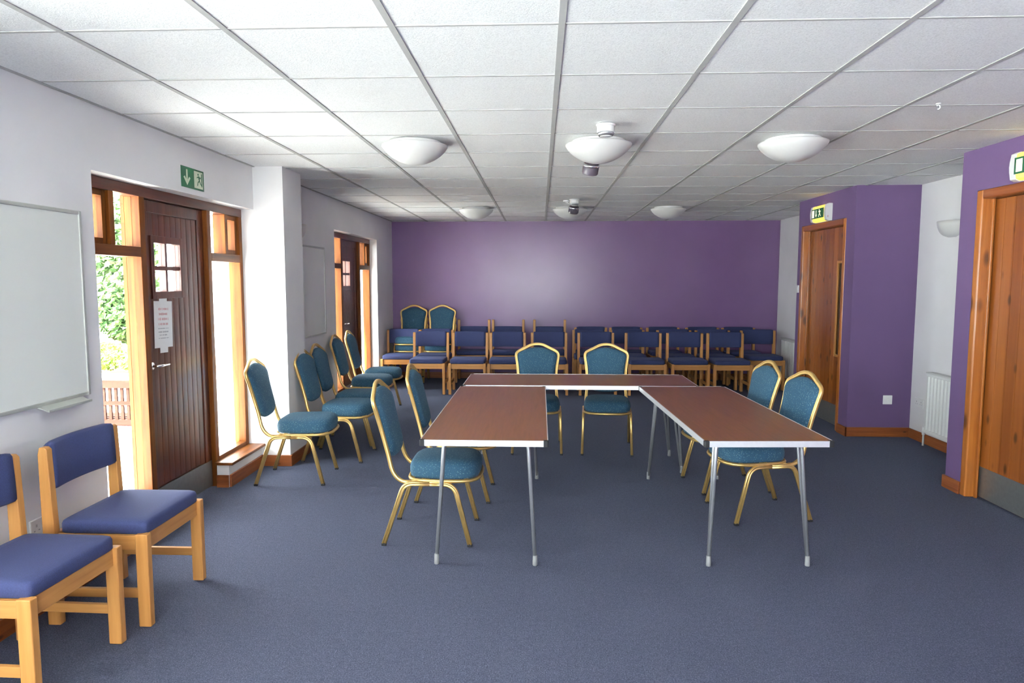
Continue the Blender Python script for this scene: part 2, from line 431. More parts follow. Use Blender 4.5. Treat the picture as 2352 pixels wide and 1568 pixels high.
# ------------------------------------------------------------------ glazed timber screens on the left wall
XI, XO = -2.38, -2.475        # inner and outer faces of the frame
def screen(y0, n):
    y1 = y0 + 1.965
    fr = empty('window_%d' % n, (0, 0, 0)); struct(fr)
    P1, P2 = (y0 + 0.575, y0 + 0.63), (y0 + 1.395, y0 + 1.45)     # posts beside the door
    TZ = (1.655, 1.715)
    bm = BM()
    for a, b in ((y0, y0 + 0.05), P1, P2, (y1 - 0.05, y1)): box(bm, XO, XI, a, b, 0 if (a, b) in (P1, P2) else 0.165, ZO)
    mk('window_post', bm, 'frame', fr, bevel=0.004)
    bm = BM(); box(bm, XO - 0.022, XO, P1[0], P1[1] + 0.02, 0, ZO); box(bm, XO - 0.022, XO, P2[0] - 0.02, P2[1], 0, ZO); box(bm, XO - 0.022, XO, P1[1] + 0.02, P2[0] - 0.02, 1.995, ZO)
    mk('door_stop', bm, 'frame', fr)  # strips added outside the leaf to block sun leaking through its gaps
    bm = BM(); box(bm, XO, XI + 0.001, y0, y1, 2.012, ZO)
    mk('window_head', bm, 'mahogh', fr, bevel=0.003)
    bm = BM()
    for a, b in ((y0 + 0.05, P1[0]), (P2[1], y1 - 0.05)):
        box(bm, XO, XI, a, b, TZ[0], TZ[1]); box(bm, XO, XI, a, b, 0.165, 0.215)
    mk('window_rail', bm, 'frameh', fr, bevel=0.003)
    bm = BM()
    mls = (y0 + 0.31, P2[1] + 0.245)
    for c in mls: box(bm, XO, XI, c - 0.022, c + 0.022, TZ[1], 2.012)
    mk('window_mullion', bm, 'frame', fr, bevel=0.003)
    # small opening casements in the two outer top lights
    for a, b in ((y0 + 0.05, mls[0] - 0.022), (mls[1] + 0.022, y1 - 0.05)):
        bm = BM(); xa, xb = XO + 0.005, XI - 0.02; w = 0.034
        box(bm, xa, xb, a, a + w, TZ[1], 2.012); box(bm, xa, xb, b - w, b, TZ[1], 2.012)
        box(bm, xa, xb, a + w, b - w, TZ[1], TZ[1] + w); box(bm, xa, xb, a + w, b - w, 2.012 - w, 2.012)
        v = mk('casement', bm, 'frame', fr, bevel=0.002)
        bx('glass_pane', 'glass', v, -2.432, -2.428, a + w, b - w, TZ[1] + w, 2.012 - w)
    gp = []
    gp.append((y0 + 0.05, P1[0], 0.215, TZ[0])); gp.append((P2[1], y1 - 0.05, 0.215, TZ[0]))
    gp.append((mls[0] + 0.022, P1[0], TZ[1], 2.012)); gp.append((P2[1], mls[1] - 0.022, TZ[1], 2.012))
    for a, b, c, d in gp: bx('glass_pane', 'glass', fr, -2.432, -2.428, a, b, c, d)
    for a, b in ((y0, y0 + 0.575), (y1 - 0.60, y1)):
        bx('window_board', 'frameh', fr, XI, XL + 0.035, a, b, 0.165, 0.187, bevel=0.005)
    # door leaf
    a, b = P1[1] + 0.002, P2[0] - 0.002
    X0, X1 = -2.470, -2.425
    bm = BM()
    pz = ((1.445, 1.58), (1.605, 1.75)); cy = (a + b) / 2 - 0.09
    py = ((cy - 0.155, cy - 0.012), (cy + 0.012, cy + 0.155))
    # solid leaf around the four lights: stiles, rails
    z0, z1 = 0.008, 2.008
    box(bm, X0, X1, a, py[0][0], z0, z1); box(bm, X0, X1, py[1][1], b, z0, z1)
    box(bm, X0, X1, py[0][0], py[1][1], z0, pz[0][0]); box(bm, X0, X1, py[0][0], py[1][1], pz[1][1], z1)
    box(bm, X0, X1, py[0][1], py[1][0], pz[0][0], pz[1][1])
    for q in py: box(bm, X0, X1, q[0], q[1], pz[0][1], pz[1][0])
    door = struct(mk('door_%d' % n, bm, 'mahog'))
    # tongue and groove boards stand in a frame of stiles and rails
    bm = BM()
    sa, sb = a + 0.075, b - 0.085; k = 9; w = (sb - sa) / k
    for i in range(k):
        c0, c1 = sa + i * w + 0.0015, sa + (i + 1) * w - 0.0015
        segs = [(0.21, 1.40), (1.795, 1.93)] if (c1 > py[0][0] - 0.03 and c0 < py[1][1] + 0.03) else [(0.21, 1.93)]
        for s in segs: box(bm, X1, X1 + 0.006, c0, c1, s[0], s[1])
    mk('door_board', bm, 'mahog', door, bevel=0.002, seg=1)
    bm = BM()
    box(bm, X1, X1 + 0.013, a, a + 0.07, z0, z1); box(bm, X1, X1 + 0.013, b - 0.08, b, z0, z1)
    box(bm, X1, X1 + 0.013, a + 0.07, b - 0.08, 1.935, z1)
    q0, q1 = py[0][0], py[1][1]
    box(bm, X1, X1 + 0.013, q0 - 0.03, q0, 1.40, 1.795); box(bm, X1, X1 + 0.013, q1, q1 + 0.03, 1.40, 1.795)
    box(bm, X1, X1 + 0.013, q0, q1, 1.40, pz[0][0]); box(bm, X1, X1 + 0.013, q0, q1, pz[1][1], 1.795)
    mk('door_frame', bm, 'mahog', door, bevel=0.003)
    bm = BM()
    for q in py:
        for r in pz: box(bm, -2.450, -2.447, q[0], q[1], r[0], r[1])
    mk('door_glazing', bm, 'glass', door)
    bx('kick_plate', 'kick', door, X1 + 0.006, X1 + 0.0150, a + 0.012, b - 0.005, 0.012, 0.20)
    # lever handle
    bm = BM()
    hx = X1 + 0.013
    lathe_pts = [[(hx + t, a + 0.045 + 0.024 * cos(2 * pi * i / 16), 0.985 + 0.024 * sin(2 * pi * i / 16)) for i in range(16)] for t in (0, 0.008)]
    rings(bm, lathe_pts)
    sweep(bm, fillet([(hx, a + 0.045, 0.985), (hx + 0.05, a + 0.045, 0.985), (hx + 0.05, a + 0.155, 0.985)], 0.02), circ(0.009), (0, 0, 1))
    mk('door_handle', bm, 'chrome', door, smooth=True)
    return door
d1 = screen(U[0][0], 1)
d2 = screen(U[1][0], 2)
# windows behind the camera
def plain_window(n, axis, a0, a1, z0, z1, c):
    bm = BM()
    w = 0.06
    def B(p, q, r, s, t0=-0.04, t1=0.04):
        if axis == 'x': box(bm, c + t0, c + t1, p, q, r, s)
        else: box(bm, p, q, c + t0, c + t1, r, s)
    B(a0, a0 + w, z0, z1); B(a1 - w, a1, z0, z1); B(a0 + w, a1 - w, z0, z0 + w); B(a0 + w, a1 - w, z1 - w, z1)
    m = (a0 + a1) / 2; B(m - 0.03, m + 0.03, z0 + w, z1 - w)
    f = struct(mk('window_%d' % n, bm, 'frame', bevel=0.003))
    for (p, q) in ((a0 + w, m - 0.03), (m + 0.03, a1 - w)):
        b2 = BM()
        if axis == 'x': box(b2, c - 0.002, c + 0.002, p, q, z0 + w, z1 - w)
        else: box(b2, p, q, c - 0.002, c + 0.002, z0 + w, z1 - w)
        mk('glass_pane', b2, 'glass', f)
plain_window(3, 'x', *WINL, XL - 0.14)
plain_window(4, 'y', *WINF, YF - 0.12)

# ------------------------------------------------------------------ pine doors on the right
def pine_door(n, y0, y1, vision):
    # lining
    fr = empty('trim_%d' % (n + 10)); struct(fr)
    X0 = XP - 0.006; X1 = XP + 0.145
    bm = BM(); box(bm, X0, X1, y1 - 0.062, y1, 0, ZD); mk('lining_post', bm, 'pine', fr, bevel=0.012, seg=3)
    bm = BM(); box(bm, X0, X1, y0, y0 + 0.062, 0, ZD); mk('lining_post', bm, 'pine', fr, bevel=0.012, seg=3)
    bm = BM(); box(bm, X0, X1, y0 + 0.062, y1 - 0.062, ZD - 0.062, ZD); mk('lining_head', bm, 'pineh', fr, bevel=0.010, seg=3)
    bm = BM()
    box(bm, XP + 0.055, XP + 0.07, y1 - 0.085, y1 - 0.062, 0, ZD - 0.062); box(bm, XP + 0.055, XP + 0.07, y0 + 0.062, y0 + 0.085, 0, ZD - 0.062)
    mk('door_stop', bm, 'pine', fr, bevel=0.003)
    a, b = y0 + 0.065, y1 - 0.065; z0, z1 = 0.012, ZD - 0.066
    XA, XB = XP + 0.085, XP + 0.125
    va, vb, vz0, vz1 = a + 0.10, a + 0.26, 0.75, 1.69
    bm = BM()
    box(bm, XA + 0.004, XB, a, va, z0, z1); box(bm, XA + 0.004, XB, vb, b, z0, z1)
    box(bm, XA + 0.004, XB, va, vb, z0, vz0); box(bm, XA + 0.004, XB, va, vb, vz1, z1)
    door = struct(mk('door_%d' % n, bm, 'pinedoor'))
    bm = BM(); k = 10; w = (b - a) / k
    for i in range(k):
        c0, c1 = a + i * w + 0.0016, a + (i + 1) * w - 0.0016
        if c1 > va - 0.012 and c0 < vb + 0.012:
            segs = [(z0, vz0 - 0.02), (vz1 + 0.02, z1)]
        else: segs = [(z0, z1)]
        for s in segs: box(bm, XA - 0.001, XA + 0.004, c0, c1, s[0], s[1])
    mk('door_board', bm, 'pinedoor', door)
    bx('vision_glass', 'darkglass', door, XA + 0.016, XA + 0.020, va, vb, vz0, vz1)
    bm = BM(); w = 0.024
    box(bm, XA - 0.012, XA + 0.014, va - w, va, vz0 - w, vz1 + w); box(bm, XA - 0.012, XA + 0.014, vb, vb + w, vz0 - w, vz1 + w)
    box(bm, XA - 0.012, XA + 0.014, va, vb, vz0 - w, vz0); box(bm, XA - 0.012, XA + 0.014, va, vb, vz1, vz1 + w)
    mk('glazing_bead', bm, 'beech', door, bevel=0.002)
    bx('kick_plate', 'kick', door, XA - 0.004, XA - 0.0015, a + 0.004, b - 0.004, 0.014, 0.225)
    return door
pine_door(3, D1[0], D1[1], True)
pine_door(4, D2[0], D2[1], True)

# ------------------------------------------------------------------ ceiling lamps, detectors, spotlights
def make_lamp():
    r = empty('ceiling_lamp')
    bm = BM(); prof = [(0.195, -0.022), (0.212, -0.022), (0.212, -0.030)]
    R, Dp = 0.212, 0.112
    for i in range(1, 17):
        q = 1 - i / 16.0
        prof.append((max(R * q, 0.002), -0.030 - Dp * (1 - q ** 2) ** 0.80))
    lathe(bm, prof, (0, 0), 48); mk('lamp_bowl', bm, 'lamp', r, smooth=True)
    bm = BM(); lathe(bm, [(0.17, 0.0), (0.17, -0.024), (0.10, -0.026)], (0, 0), 32); mk('lamp_base', bm, 'plastic', r)
    return r
lamps = [(-0.82, 4.49), (0.37, 4.49), (1.60, 4.49), (-0.80, 8.53), (0.36, 8.53), (1.565, 8.53)]
ltxt = ['large white bowl ceiling lamp in the near row, leftmost, toward the whiteboard wall', 'white bowl ceiling lamp in the middle of the near row, behind the near smoke detector',
        'large white bowl ceiling lamp in the near row, rightmost, toward the pine doors', 'small-looking white bowl ceiling lamp at left of the far row by the purple wall',
        'white bowl ceiling lamp in the middle of the far row, behind the far detector', 'white bowl ceiling lamp at right of the far row by the purple wall']
lamp0 = make_lamp(); index_kids()
for i, (x, y) in enumerate(lamps):
    o = lamp0 if i == 0 else dup(lamp0, (0, 0, 0), 0)
    o.location = (x, y, H); tag(o, ltxt[i], 'ceiling lamp', 'bowl lamps on the tiled ceiling')
def make_detector():
    r = empty('smoke_detector')
    bm = BM(); lathe(bm, [(0.056, 0), (0.056, -0.010), (0.050, -0.012)], (0, 0), 28); mk('detector_base', bm, 'plastic', r, bevel=0.001)
    bm = BM(); lathe(bm, [(0.050, -0.010), (0.051, -0.040), (0.048, -0.046)], (0, 0), 28); mk('detector_body', bm, 'plastic', r, smooth=False, bevel=0.002)
    bm = BM(); lathe(bm, [(0.036, -0.046), (0.033, -0.068), (0.030, -0.070)], (0, 0), 24); mk('detector_chamber', bm, 'plastic', r)
    bm = BM(); lathe(bm, [(0.047, -0.045), (0.049, -0.052), (0.040, -0.066), (0.036, -0.066), (0.036, -0.046)], (0, 0), 24); mk('detector_collar', bm, 'steel', r, smooth=True)
    return r
det = make_detector(); index_kids()
det.location = (0.372, 4.02, H); tag(det, 'white round smoke detector on the ceiling, nearest the camera', 'smoke detector')
o = dup(det, (0.372, 7.66, H), 0); tag(o, 'white round smoke detector on the ceiling near the purple end wall', 'smoke detector')
def make_spot():
    r = empty('ceiling_spotlight')
    bm = BM(); lathe(bm, [(0.035, 0), (0.035, -0.014), (0.028, -0.016)], (-0.085, -0.05), 20); mk('spotlight_base', bm, 'plastic', r)
    bm = BM(); sweep(bm, fillet([(-0.085, -0.05, -0.012), (-0.075, -0.05, -0.030), (-0.005, -0.01, -0.062)], 0.02), circ(0.010), (0, 0, 1)); mk('spotlight_arm', bm, 'plastic', r, smooth=True)
    bm = BM(); prof = [(0.045, 0.045), (0.058, 0.030), (0.058, -0.030), (0.050, -0.042)]
    lathe(bm, prof, (0, 0), 28)
    mt = Matrix.Translation((0, 0, -0.098)) @ Matrix.Rotation(radians(22), 4, 'X') @ Matrix.Rotation(radians(8), 4, 'Y')
    for v in bm.verts: v.co = mt @ v.co
    mk('spotlight_head', bm, 'smoke', r, bevel=0.003)
    bm = BM(); lathe(bm, [(0.0595, 0.034), (0.0605, 0.022), (0.0595, 0.018)], (0, 0), 28)
    for v in bm.verts: v.co = mt @ v.co
    mk('spotlight_rim', bm, 'chrome', r, smooth=True)
    return r
sp = make_spot(); index_kids()
sp.location = (0.355, 4.96, H); tag(sp, 'small dark spotlight with chrome rim under the ceiling, below the near middle lamp', 'spotlight')
o = dup(sp, (0.372, 7.80, H), 0); tag(o, 'small dark spotlight on white arm, in front of the far middle lamp', 'spotlight')
# tiny ceiling hook
bm = BM(); lathe(bm, [(0.012, 0), (0.012, -0.004)], (0, 0), 12)
sweep(bm, [Vector((0.009 * sin(a), 0, -0.018 - 0.010 * (1 - cos(a)) + 0.01)) for a in [i * 0.5 for i in range(-2, 8)]], circ(0.003, 6), (0, 1, 0))
o = mk('ceiling_hook', bm, 'plastic', smooth=True); o.location = (2.008, 3.62, H); tag(o, 'tiny white hook in a ceiling tile toward the right side', 'hook')

# ------------------------------------------------------------------ wall pieces
def whiteboard(y0, y1, z0, z1, label, tray):
    r = empty('whiteboard', (XL, (y0 + y1) / 2, z0)); tag(r, label, 'whiteboard')
    L = (y1 - y0) / 2; h = z1 - z0
    bx('board_panel', 'board', r, 0.001, 0.014, -L + 0.016, L - 0.016, 0.016, h - 0.016)
    bm = BM(); w = 0.018
    box(bm, 0.0, 0.020, -L + w, L - w, 0, w); box(bm, 0.0, 0.020, -L + w, L - w, h - w, h)
    box(bm, 0.0, 0.020, -L, -L + w, 0, h); box(bm, 0.0, 0.020, L - w, L, 0, h)
    mk('board_frame', bm, 'boardf', r, bevel=0.003)
    if tray:
        bm = BM(); a, b = tray[0] - (y0 + y1) / 2, tray[1] - (y0 + y1) / 2
        prism(bm, [(0.0, -0.002), (0.068, -0.024), (0.068, -0.012), (0.062, -0.012), (0.060, -0.018), (0.006, 0.006), (0.0, 0.012)], 'y', a, b)
        mk('pen_tray', bm, 'boardf', r, bevel=0.001)
whiteboard(1.48, 3.30, 0.945, 1.855, 'large whiteboard on the left wall nearest the camera, with pen tray', (2.94, 3.235))
whiteboard(5.95, 7.10, 0.955, 1.855, 'smaller shaded whiteboard on the left wall between pillar and far door', None)

def arrow_sign():
    r = empty('exit_sign', (XL, 4.442, 2.178)); tag(r, 'green fire exit sign with down arrow above the near wooden door', 'sign')
    bx('sign_plate', 'green', r, 0.0, 0.003, -0.145, 0.145, -0.066, 0.066)
    bm = BM(); X = (0.0032, 0.0042)
    box(bm, *X, -0.084, -0.068, -0.02, 0.050)
    prism(bm, [(-0.076, -0.050), (-0.118, -0.002), (-0.104, 0.006), (-0.076, -0.024), (-0.048, 0.006), (-0.034, -0.002)], 'x', *X)
    mk('arrow_symbol', bm, 'cream', r)
    bm = BM(); box(bm, *X, 0.015, 0.128, -0.055, 0.055); mk('doorway_symbol', bm, 'cream', r)
    running_man(r, 0.075, 0.0, 0.0043, 1.0, 'green')
    # open-door leg of the pictogram
    bm = BM(); box(bm, 0.0043, 0.0050, 0.108, 0.118, -0.040, 0.046); mk('door_symbol', bm, 'green', r)
def running_man(parent, cy, cz, x, s, mat, flip=1):
    bm = BM(); X = (x, x + 0.0008)
    def seg(a, b, w):
        a = Vector((a[0] * flip * s, a[1] * s)); b = Vector((b[0] * flip * s, b[1] * s)); d = (b - a).normalized(); n = Vector((-d.y, d.x)) * w * s / 2
        pts = [(cy + q.x, cz + q.y) for q in (a + n, a - n, b - n, b + n)]
        prism(bm, pts, 'x', *X)
    c = [(cy + flip * s * (-0.008) + 0.0075 * s * cos(t * pi / 5), cz + s * 0.036 + 0.0075 * s * sin(t * pi / 5)) for t in range(10)]
    prism(bm, c, 'x', *X)
    seg((-0.004, 0.026), (0.008, -0.004), 0.013); seg((0.0, 0.024), (-0.026, 0.014), 0.007); seg((0.0, 0.024), (0.020, 0.012), 0.007)
    seg((0.020, 0.012), (0.026, 0.024), 0.006); seg((0.008, -0.004), (-0.012, -0.014), 0.008); seg((-0.012, -0.014), (-0.020, -0.038), 0.008)
    seg((0.008, -0.004), (0.020, -0.022), 0.008); seg((0.020, -0.022), (0.034, -0.030), 0.007)
    mk('running_figure', bm, mat, parent)
arrow_sign()

# paper notice on the near door
r = empty('paper_notice', (-2.4178, 4.262, 1.235)); tag(r, 'white paper notice taped to the near dark wooden door', 'notice')
bm = BM(); mt = Matrix.Rotation(radians(-2.0), 4, 'X'); box(bm, 0, 0.0008, -0.105, 0.105, -0.1485, 0.1485, mat=mt); mk('paper_sheet', bm, 'paper', r)
for s in (1, -1):
    bm = BM(); box(bm, 0.0009, 0.0014, -0.045, 0.045, s * 0.16 - 0.022, s * 0.16 + 0.022, mat=mt); mk('tape_strip', bm, 'paper', r)
bm = BM(); bg = BM(); random.seed(3)
for k, (zz, h, half, who) in enumerate([(0.098, 0.013, 0.058, 0), (0.066, 0.013, 0.050, 0), (0.034, 0.014, 0.062, 0), (0.002, 0.014, 0.055, 0), (-0.026, 0.006, 0.062, 1), (-0.048, 0.009, 0.060, 1), (-0.068, 0.009, 0.045, 1), (-0.088, 0.005, 0.060, 1)]):
    y = -half
    while y < half - 0.006:
        w = random.uniform(0.004, 0.008); hh = h * random.choice((1, 0.8, 1, 1.2))
        box(bm if who == 0 else bg, 0.0015, 0.0018, y, min(y + w, half), zz - hh / 2, zz + hh / 2, mat=mt)
        y += w + random.choice((0.002, 0.002, 0.0025, 0.009))
mk('red_lettering', bm, 'redink', r); mk('grey_lettering', bg, 'greyink', r)

def lit_exit(yc, label):
    r = empty('lit_exit_sign', (XP, yc, 2.215)); tag(r, label, 'exit sign')
    L = 0.205
    bm = BM()
    pr = [(0.0, -0.088), (-0.035, -0.090), (-0.060, -0.078), (-0.068, -0.03), (-0.070, 0.0), (-0.068, 0.03), (-0.060, 0.078), (-0.035, 0.090), (0.0, 0.088)]
    prism(bm, pr, 'y', -L, -L + 0.05); prism(bm, pr, 'y', L - 0.05, L); prism(bm, [(a * 0.25, b) for a, b in pr], 'y', -L + 0.05, L - 0.05)
    mk('sign_housing', bm, 'plastic', r, bevel=0.003)
    bm = BM(); prism(bm, [(a * 0.95, b * 0.96) for a, b in pr], 'y', -L + 0.051, L - 0.051); mk('lit_diffuser', bm, 'glow', r)
    a, b = -L + 0.052, L - 0.052
    bx('green_panel', 'green', r, -0.0725, -0.0690, a, b, -0.050, 0.050)
    bm = BM(); X = (-0.0742, -0.0727)
    box(bm, *X, 0.082, 0.135, -0.038, 0.038)                          # doorway (to the left as seen)
    mk('doorway_symbol', bm, 'glowp', r)
    bm = BM(); box(bm, *X, 0.027, 0.037, -0.012, 0.036); prism(bm, [(0.032, -0.036), (0.012, -0.010), (0.052, -0.010)], 'x', *X)
    mk('arrow_symbol', bm, 'glowp', r)
    running_man(r, -0.055, 0.0, -0.0742, 1.0, 'glowp', -1)
    bx('indicator_label', 'redink', r, -0.050, -0.042, -L - 0.0008, -L - 0.0002, -0.055, -0.035)
lit_exit(4.24, 'lit green and yellow exit sign above the near pine door, cut by the frame edge')
lit_exit(7.385, 'lit green and yellow exit sign box above the far pine door')

def socket(name, x, y, z, axis, label, cat='socket', w=0.146, h=0.086, two=True):
    r = empty(name, (x, y, z), {'x+': 0, 'x-': pi, 'y-': -pi / 2}[axis]); tag(r, label, cat)
    bm = BM(); box(bm, 0, 0.010, -w / 2, w / 2, -h / 2, h / 2); mk('face_plate', bm, 'plastic', r, bevel=0.004)
    if two:
        for s in (-1, 1):
            c = s * w / 4; bm = BM()
            box(bm, 0.0101, 0.0108, c - 0.004, c + 0.004, 0.006, 0.018); box(bm, 0.0101, 0.0108, c - 0.018, c - 0.010, -0.012, -0.007); box(bm, 0.0101, 0.0108, c + 0.010, c + 0.018, -0.012, -0.007)
            mk('pin_holes', bm, 'greyink', r)
    else:
        bm = BM(); box(bm, 0.010, 0.014, -0.012, 0.012, -0.018, 0.018); mk('rocker', bm, 'plastic', r, bevel=0.002)
socket('wall_socket', 3.363, 6.66, 0.363, 'y-', 'white square socket plate low on the purple return wall', w=0.088, h=0.088, two=False)
socket('wall_socket', XR, 6.50, 0.36, 'x-', 'faint white socket plate on the white recess wall beside the radiator')
socket('wall_socket', XL, 2.93, 0.40, 'x+', 'white socket plate low on the left wall behind the wooden chairs')
socket('light_switch', XP, 8.035, 1.415, 'x-', 'small white light switch beside the far pine door', 'light switch', 0.06, 0.086, False)

def uplighter(x, y, z, s, label, R=0.16):
    r = empty('wall_uplighter', (x, y, z)); tag(r, label, 'wall lamp')
    bm = BM(); seg = 20; rr = []
    for i in range(8):
        t = i / 7 * pi / 2
        rad = R * cos(t) ** 0.7 if i < 7 else 0.05
        rr.append([(s * max(rad, 0.03) * 0.72 * sin(k / seg * pi), max(rad, 0.03) * cos(k / seg * pi), -0.14 * sin(t)) for k in range(seg + 1)])
    V = rings(bm, rr, cap=False, closed=False)
    bm.faces.new(V[-1])
    o = mk('lamp_bowl', bm, 'lamp', r, smooth=True)
    m = o.modifiers.new('sol', 'SOLIDIFY'); m.thickness = 0.006
    bx('wall_plate', 'plastic', r, min(0, s * 0.012), max(0, s * 0.012), -0.05, 0.05, -0.12, -0.01)
uplighter(XR, 6.13, 2.03, -1, 'pale half-bowl wall lamp high in the white recess, right of the purple wall')
uplighter(XL, 6.27, 2.03, 1, 'white half-bowl wall lamp peeping past the pillar above the shaded whiteboard', 0.15)

def radiator(y0, y1, label):
    r = empty('radiator', (XR, (y0 + y1) / 2, 0.13)); tag(r, label, 'radiator')
    L = (y1 - y0) / 2; h = 0.55
    X0, X1 = -0.085, -0.045
    bm = BM()
    # fluted front panel
    n = int((y1 - y0) / 0.05); pts = []
    w = (y1 - y0) / n
    outline = [(X1, -L)]
    for i in range(n):
        a = -L + i * w
        outline += [(X0 + 0.014, a + 0.001), (X0, a + w * 0.28), (X0, a + w * 0.72), (X0 + 0.014, a + w - 0.001)]
    outline += [(X1, L)]
    prism(bm, outline, 'z', 0.035, h - 0.03)
    mk('radiator_panel', bm, 'rad', r)
    bm = BM(); box(bm, X0 + 0.004, X1, -L, L, 0, 0.035); box(bm, X0 + 0.004, X1, -L, L, h - 0.03, h - 0.004); mk('panel_rail', bm, 'rad', r, bevel=0.004)
    bm = BM(); box(bm, X0, -0.022, -L - 0.004, L + 0.004, h - 0.004, h + 0.008)
    for i in range(int(2 * L / 0.02)): box(bm, X0 + 0.012, -0.03, -L + 0.01 + i * 0.02, -L + 0.016 + i * 0.02, h + 0.008, h + 0.0095)
    mk('top_grille', bm, 'radg', r)
    bx('side_panel', 'rad', r, X1, -0.02, -L - 0.003, -L, 0.03, h); bx('side_panel', 'rad', r, X1, -0.02, L, L + 0.003, 0.03, h)
    bx('wall_bracket', 'rad', r, -0.02, 0.0, -L + 0.08, -L + 0.12, 0.05, h - 0.05); bx('wall_bracket', 'rad', r, -0.02, 0.0, L - 0.12, L - 0.08, 0.05, h - 0.05)
    bm = BM(); sweep(bm, fillet([(-0.06, L - 0.01, 0.02), (-0.06, L + 0.035, 0.02), (-0.06, L + 0.035, -0.13)], 0.015), circ(0.009), (1, 0, 0)); mk('supply_pipe', bm, 'rad', r, smooth=True)
    bm = BM(); lathe(bm, [(0.013, -0.03), (0.016, 0.0), (0.016, 0.035), (0.010, 0.045)], (-0.06, L + 0.035), 14); mk('valve', bm, 'plastic', r, smooth=True)
    return r
radiator(5.30, 6.27, 'white panel radiator in the near white recess, partly behind the purple wall')
radiator(8.90, 10.02, 'white panel radiator in the far white recess beyond the far pine door')

# ------------------------------------------------------------------ banquet chair (faces +x, origin on the floor)
def xb(z):
    t = [(0.36, -0.165), (0.407, -0.192), (0.533, -0.225), (0.635, -0.252), (0.745, -0.279), (0.815, -0.296), (0.93, -0.326)]
    for (a, b), (c, d) in zip(t[:-1], t[1:]):
        if z <= c: return b + (d - b) * (z - a) / (c - a)
    return t[-1][1]
def superell(a, b, n, seg, cx=0, cy=0):
    out = []
    for i in range(seg):
        t = 2 * pi * i / seg
        c, s = cos(t), sin(t)
        out.append((cx + a * (abs(c) ** (2 / n)) * (1 if c >= 0 else -1), cy + b * (abs(s) ** (2 / n)) * (1 if s >= 0 else -1)))
    return out
def seat_outline(k=1.0, grow=0.0):
    # rear edge straight and narrower, front with big rounded corners
    pts = superell(0.195 + grow, 0.205 + grow, 4.2, 44, 0, 0)
    out = []
    for x, y in pts:
        f = 1 - 0.07 * (0.2 - x) / 0.4          # taper to the rear
        # bow the front
        bow = 0.022 * (1 - (y / 0.21) ** 2) if x > 0.1 else 0
        out.append(((x + bow) * k + 0.082, y * f * k))
    return out
def make_banquet():
    r = empty('banquet_chair')
    # seat cushion
    bm = BM(); cx = 0.09; rr = []
    for z, k in ((0.388, 0.955), (0.392, 0.985), (0.41, 1.005), (0.435, 1.01), (0.455, 0.99), (0.470, 0.95), (0.482, 0.86), (0.489, 0.68), (0.493, 0.45), (0.495, 0.2)):
        o = seat_outline()
        rr.append([(cx + (x - cx) * k, y * k, z) for x, y in o])
    rings(bm, rr); mk('seat_cushion', bm, 'teal', r, smooth=True)
    # seat frame ring
    bm = BM(); o = seat_outline(grow=0.002)
    sweep(bm, [(x, y, 0.377) for x, y in o], circ(0.011, 8), (0, 0, 1), closed=True)
    mk('seat_frame', bm, 'gold', r, smooth=True)
    # back frame: one bent tube
    def halfpath(s):
        P = [(-0.02, s * 0.192, 0.371), (-0.10, s * 0.190, 0.366), (-0.155, s * 0.187, 0.378), (xb(0.43), s * 0.184, 0.43), (xb(0.53), s * 0.177, 0.53), (xb(0.65), s * 0.178, 0.65),
             (xb(0.75), s * 0.189, 0.75), (xb(0.80), s * 0.197, 0.80), (xb(0.828), s * 0.195, 0.828), (xb(0.850), s * 0.178, 0.850), (xb(0.882), s * 0.115, 0.882), (xb(0.909), s * 0.058, 0.909)]
        return P
    P = halfpath(-1) + [(xb(0.918), 0, 0.918)] + halfpath(1)[::-1]
    bm = BM(); sweep(bm, smooth_path(P, 4), fluted(0.027, 0.024, 20), (-1, 0, 0.0))
    mk('back_frame', bm, 'gold', r, smooth=True)
    # back cushion
    outl = []
    hw = [(0.485, 0.02), (0.488, 0.07), (0.497, 0.11), (0.515, 0.14), (0.545, 0.157), (0.60, 0.164), (0.66, 0.167), (0.72, 0.173), (0.77, 0.184), (0.805, 0.189), (0.827, 0.184), (0.845, 0.163), (0.864, 0.118), (0.880, 0.075), (0.889, 0.030)]
    right = [(w, z) for z, w in hw]; left = [(-w, z) for z, w in hw[::-1]]
    outl = right + left; zc = 0.68
    bm = BM(); rr = []
    for d, k in ((-0.024, 0.25), (-0.024, 0.6), (-0.021, 0.86), (-0.014, 0.965), (0.0, 1.0), (0.014, 0.975), (0.026, 0.90), (0.032, 0.70), (0.034, 0.35)):
        ring = []
        for y, z in outl:
            yy = y * k; zz = zc + (z - zc) * k
            ring.append((xb(zz) + d * 0.97 + 0.002, yy, zz + d * 0.25))
        rr.append(ring)
    rings(bm, rr); mk('backrest', bm, 'teal', r, smooth=True)
    # legs
    for s in (-1, 1):
        Y = s * 0.205; YF_ = s * 0.214
        fl = fluted(0.028, 0.025, 20)
        front = fillet([(0.02, Y, 0.362), (0.158, Y, 0.362), (0.247, YF_, 0.012)], 0.065, 8)
        rear = fillet([(0.02, Y, 0.362), (-0.128, Y, 0.362), (-0.247, YF_, 0.012)], 0.05, 8)
        for path, foot in ((front, (0.247, YF_)), (rear, (-0.247, YF_))):
            bm = BM(); sweep(bm, path, fl, (0, 1, 0)); lg = mk('leg', bm, 'gold', r, smooth=True)
            bm = BM(); box(bm, foot[0] - 0.014, foot[0] + 0.014, foot[1] - 0.011, foot[1] + 0.011, 0, 0.016); mk('foot_cap', bm, 'rubber', lg, bevel=0.003)
    return r
banq = make_banquet(); index_kids()
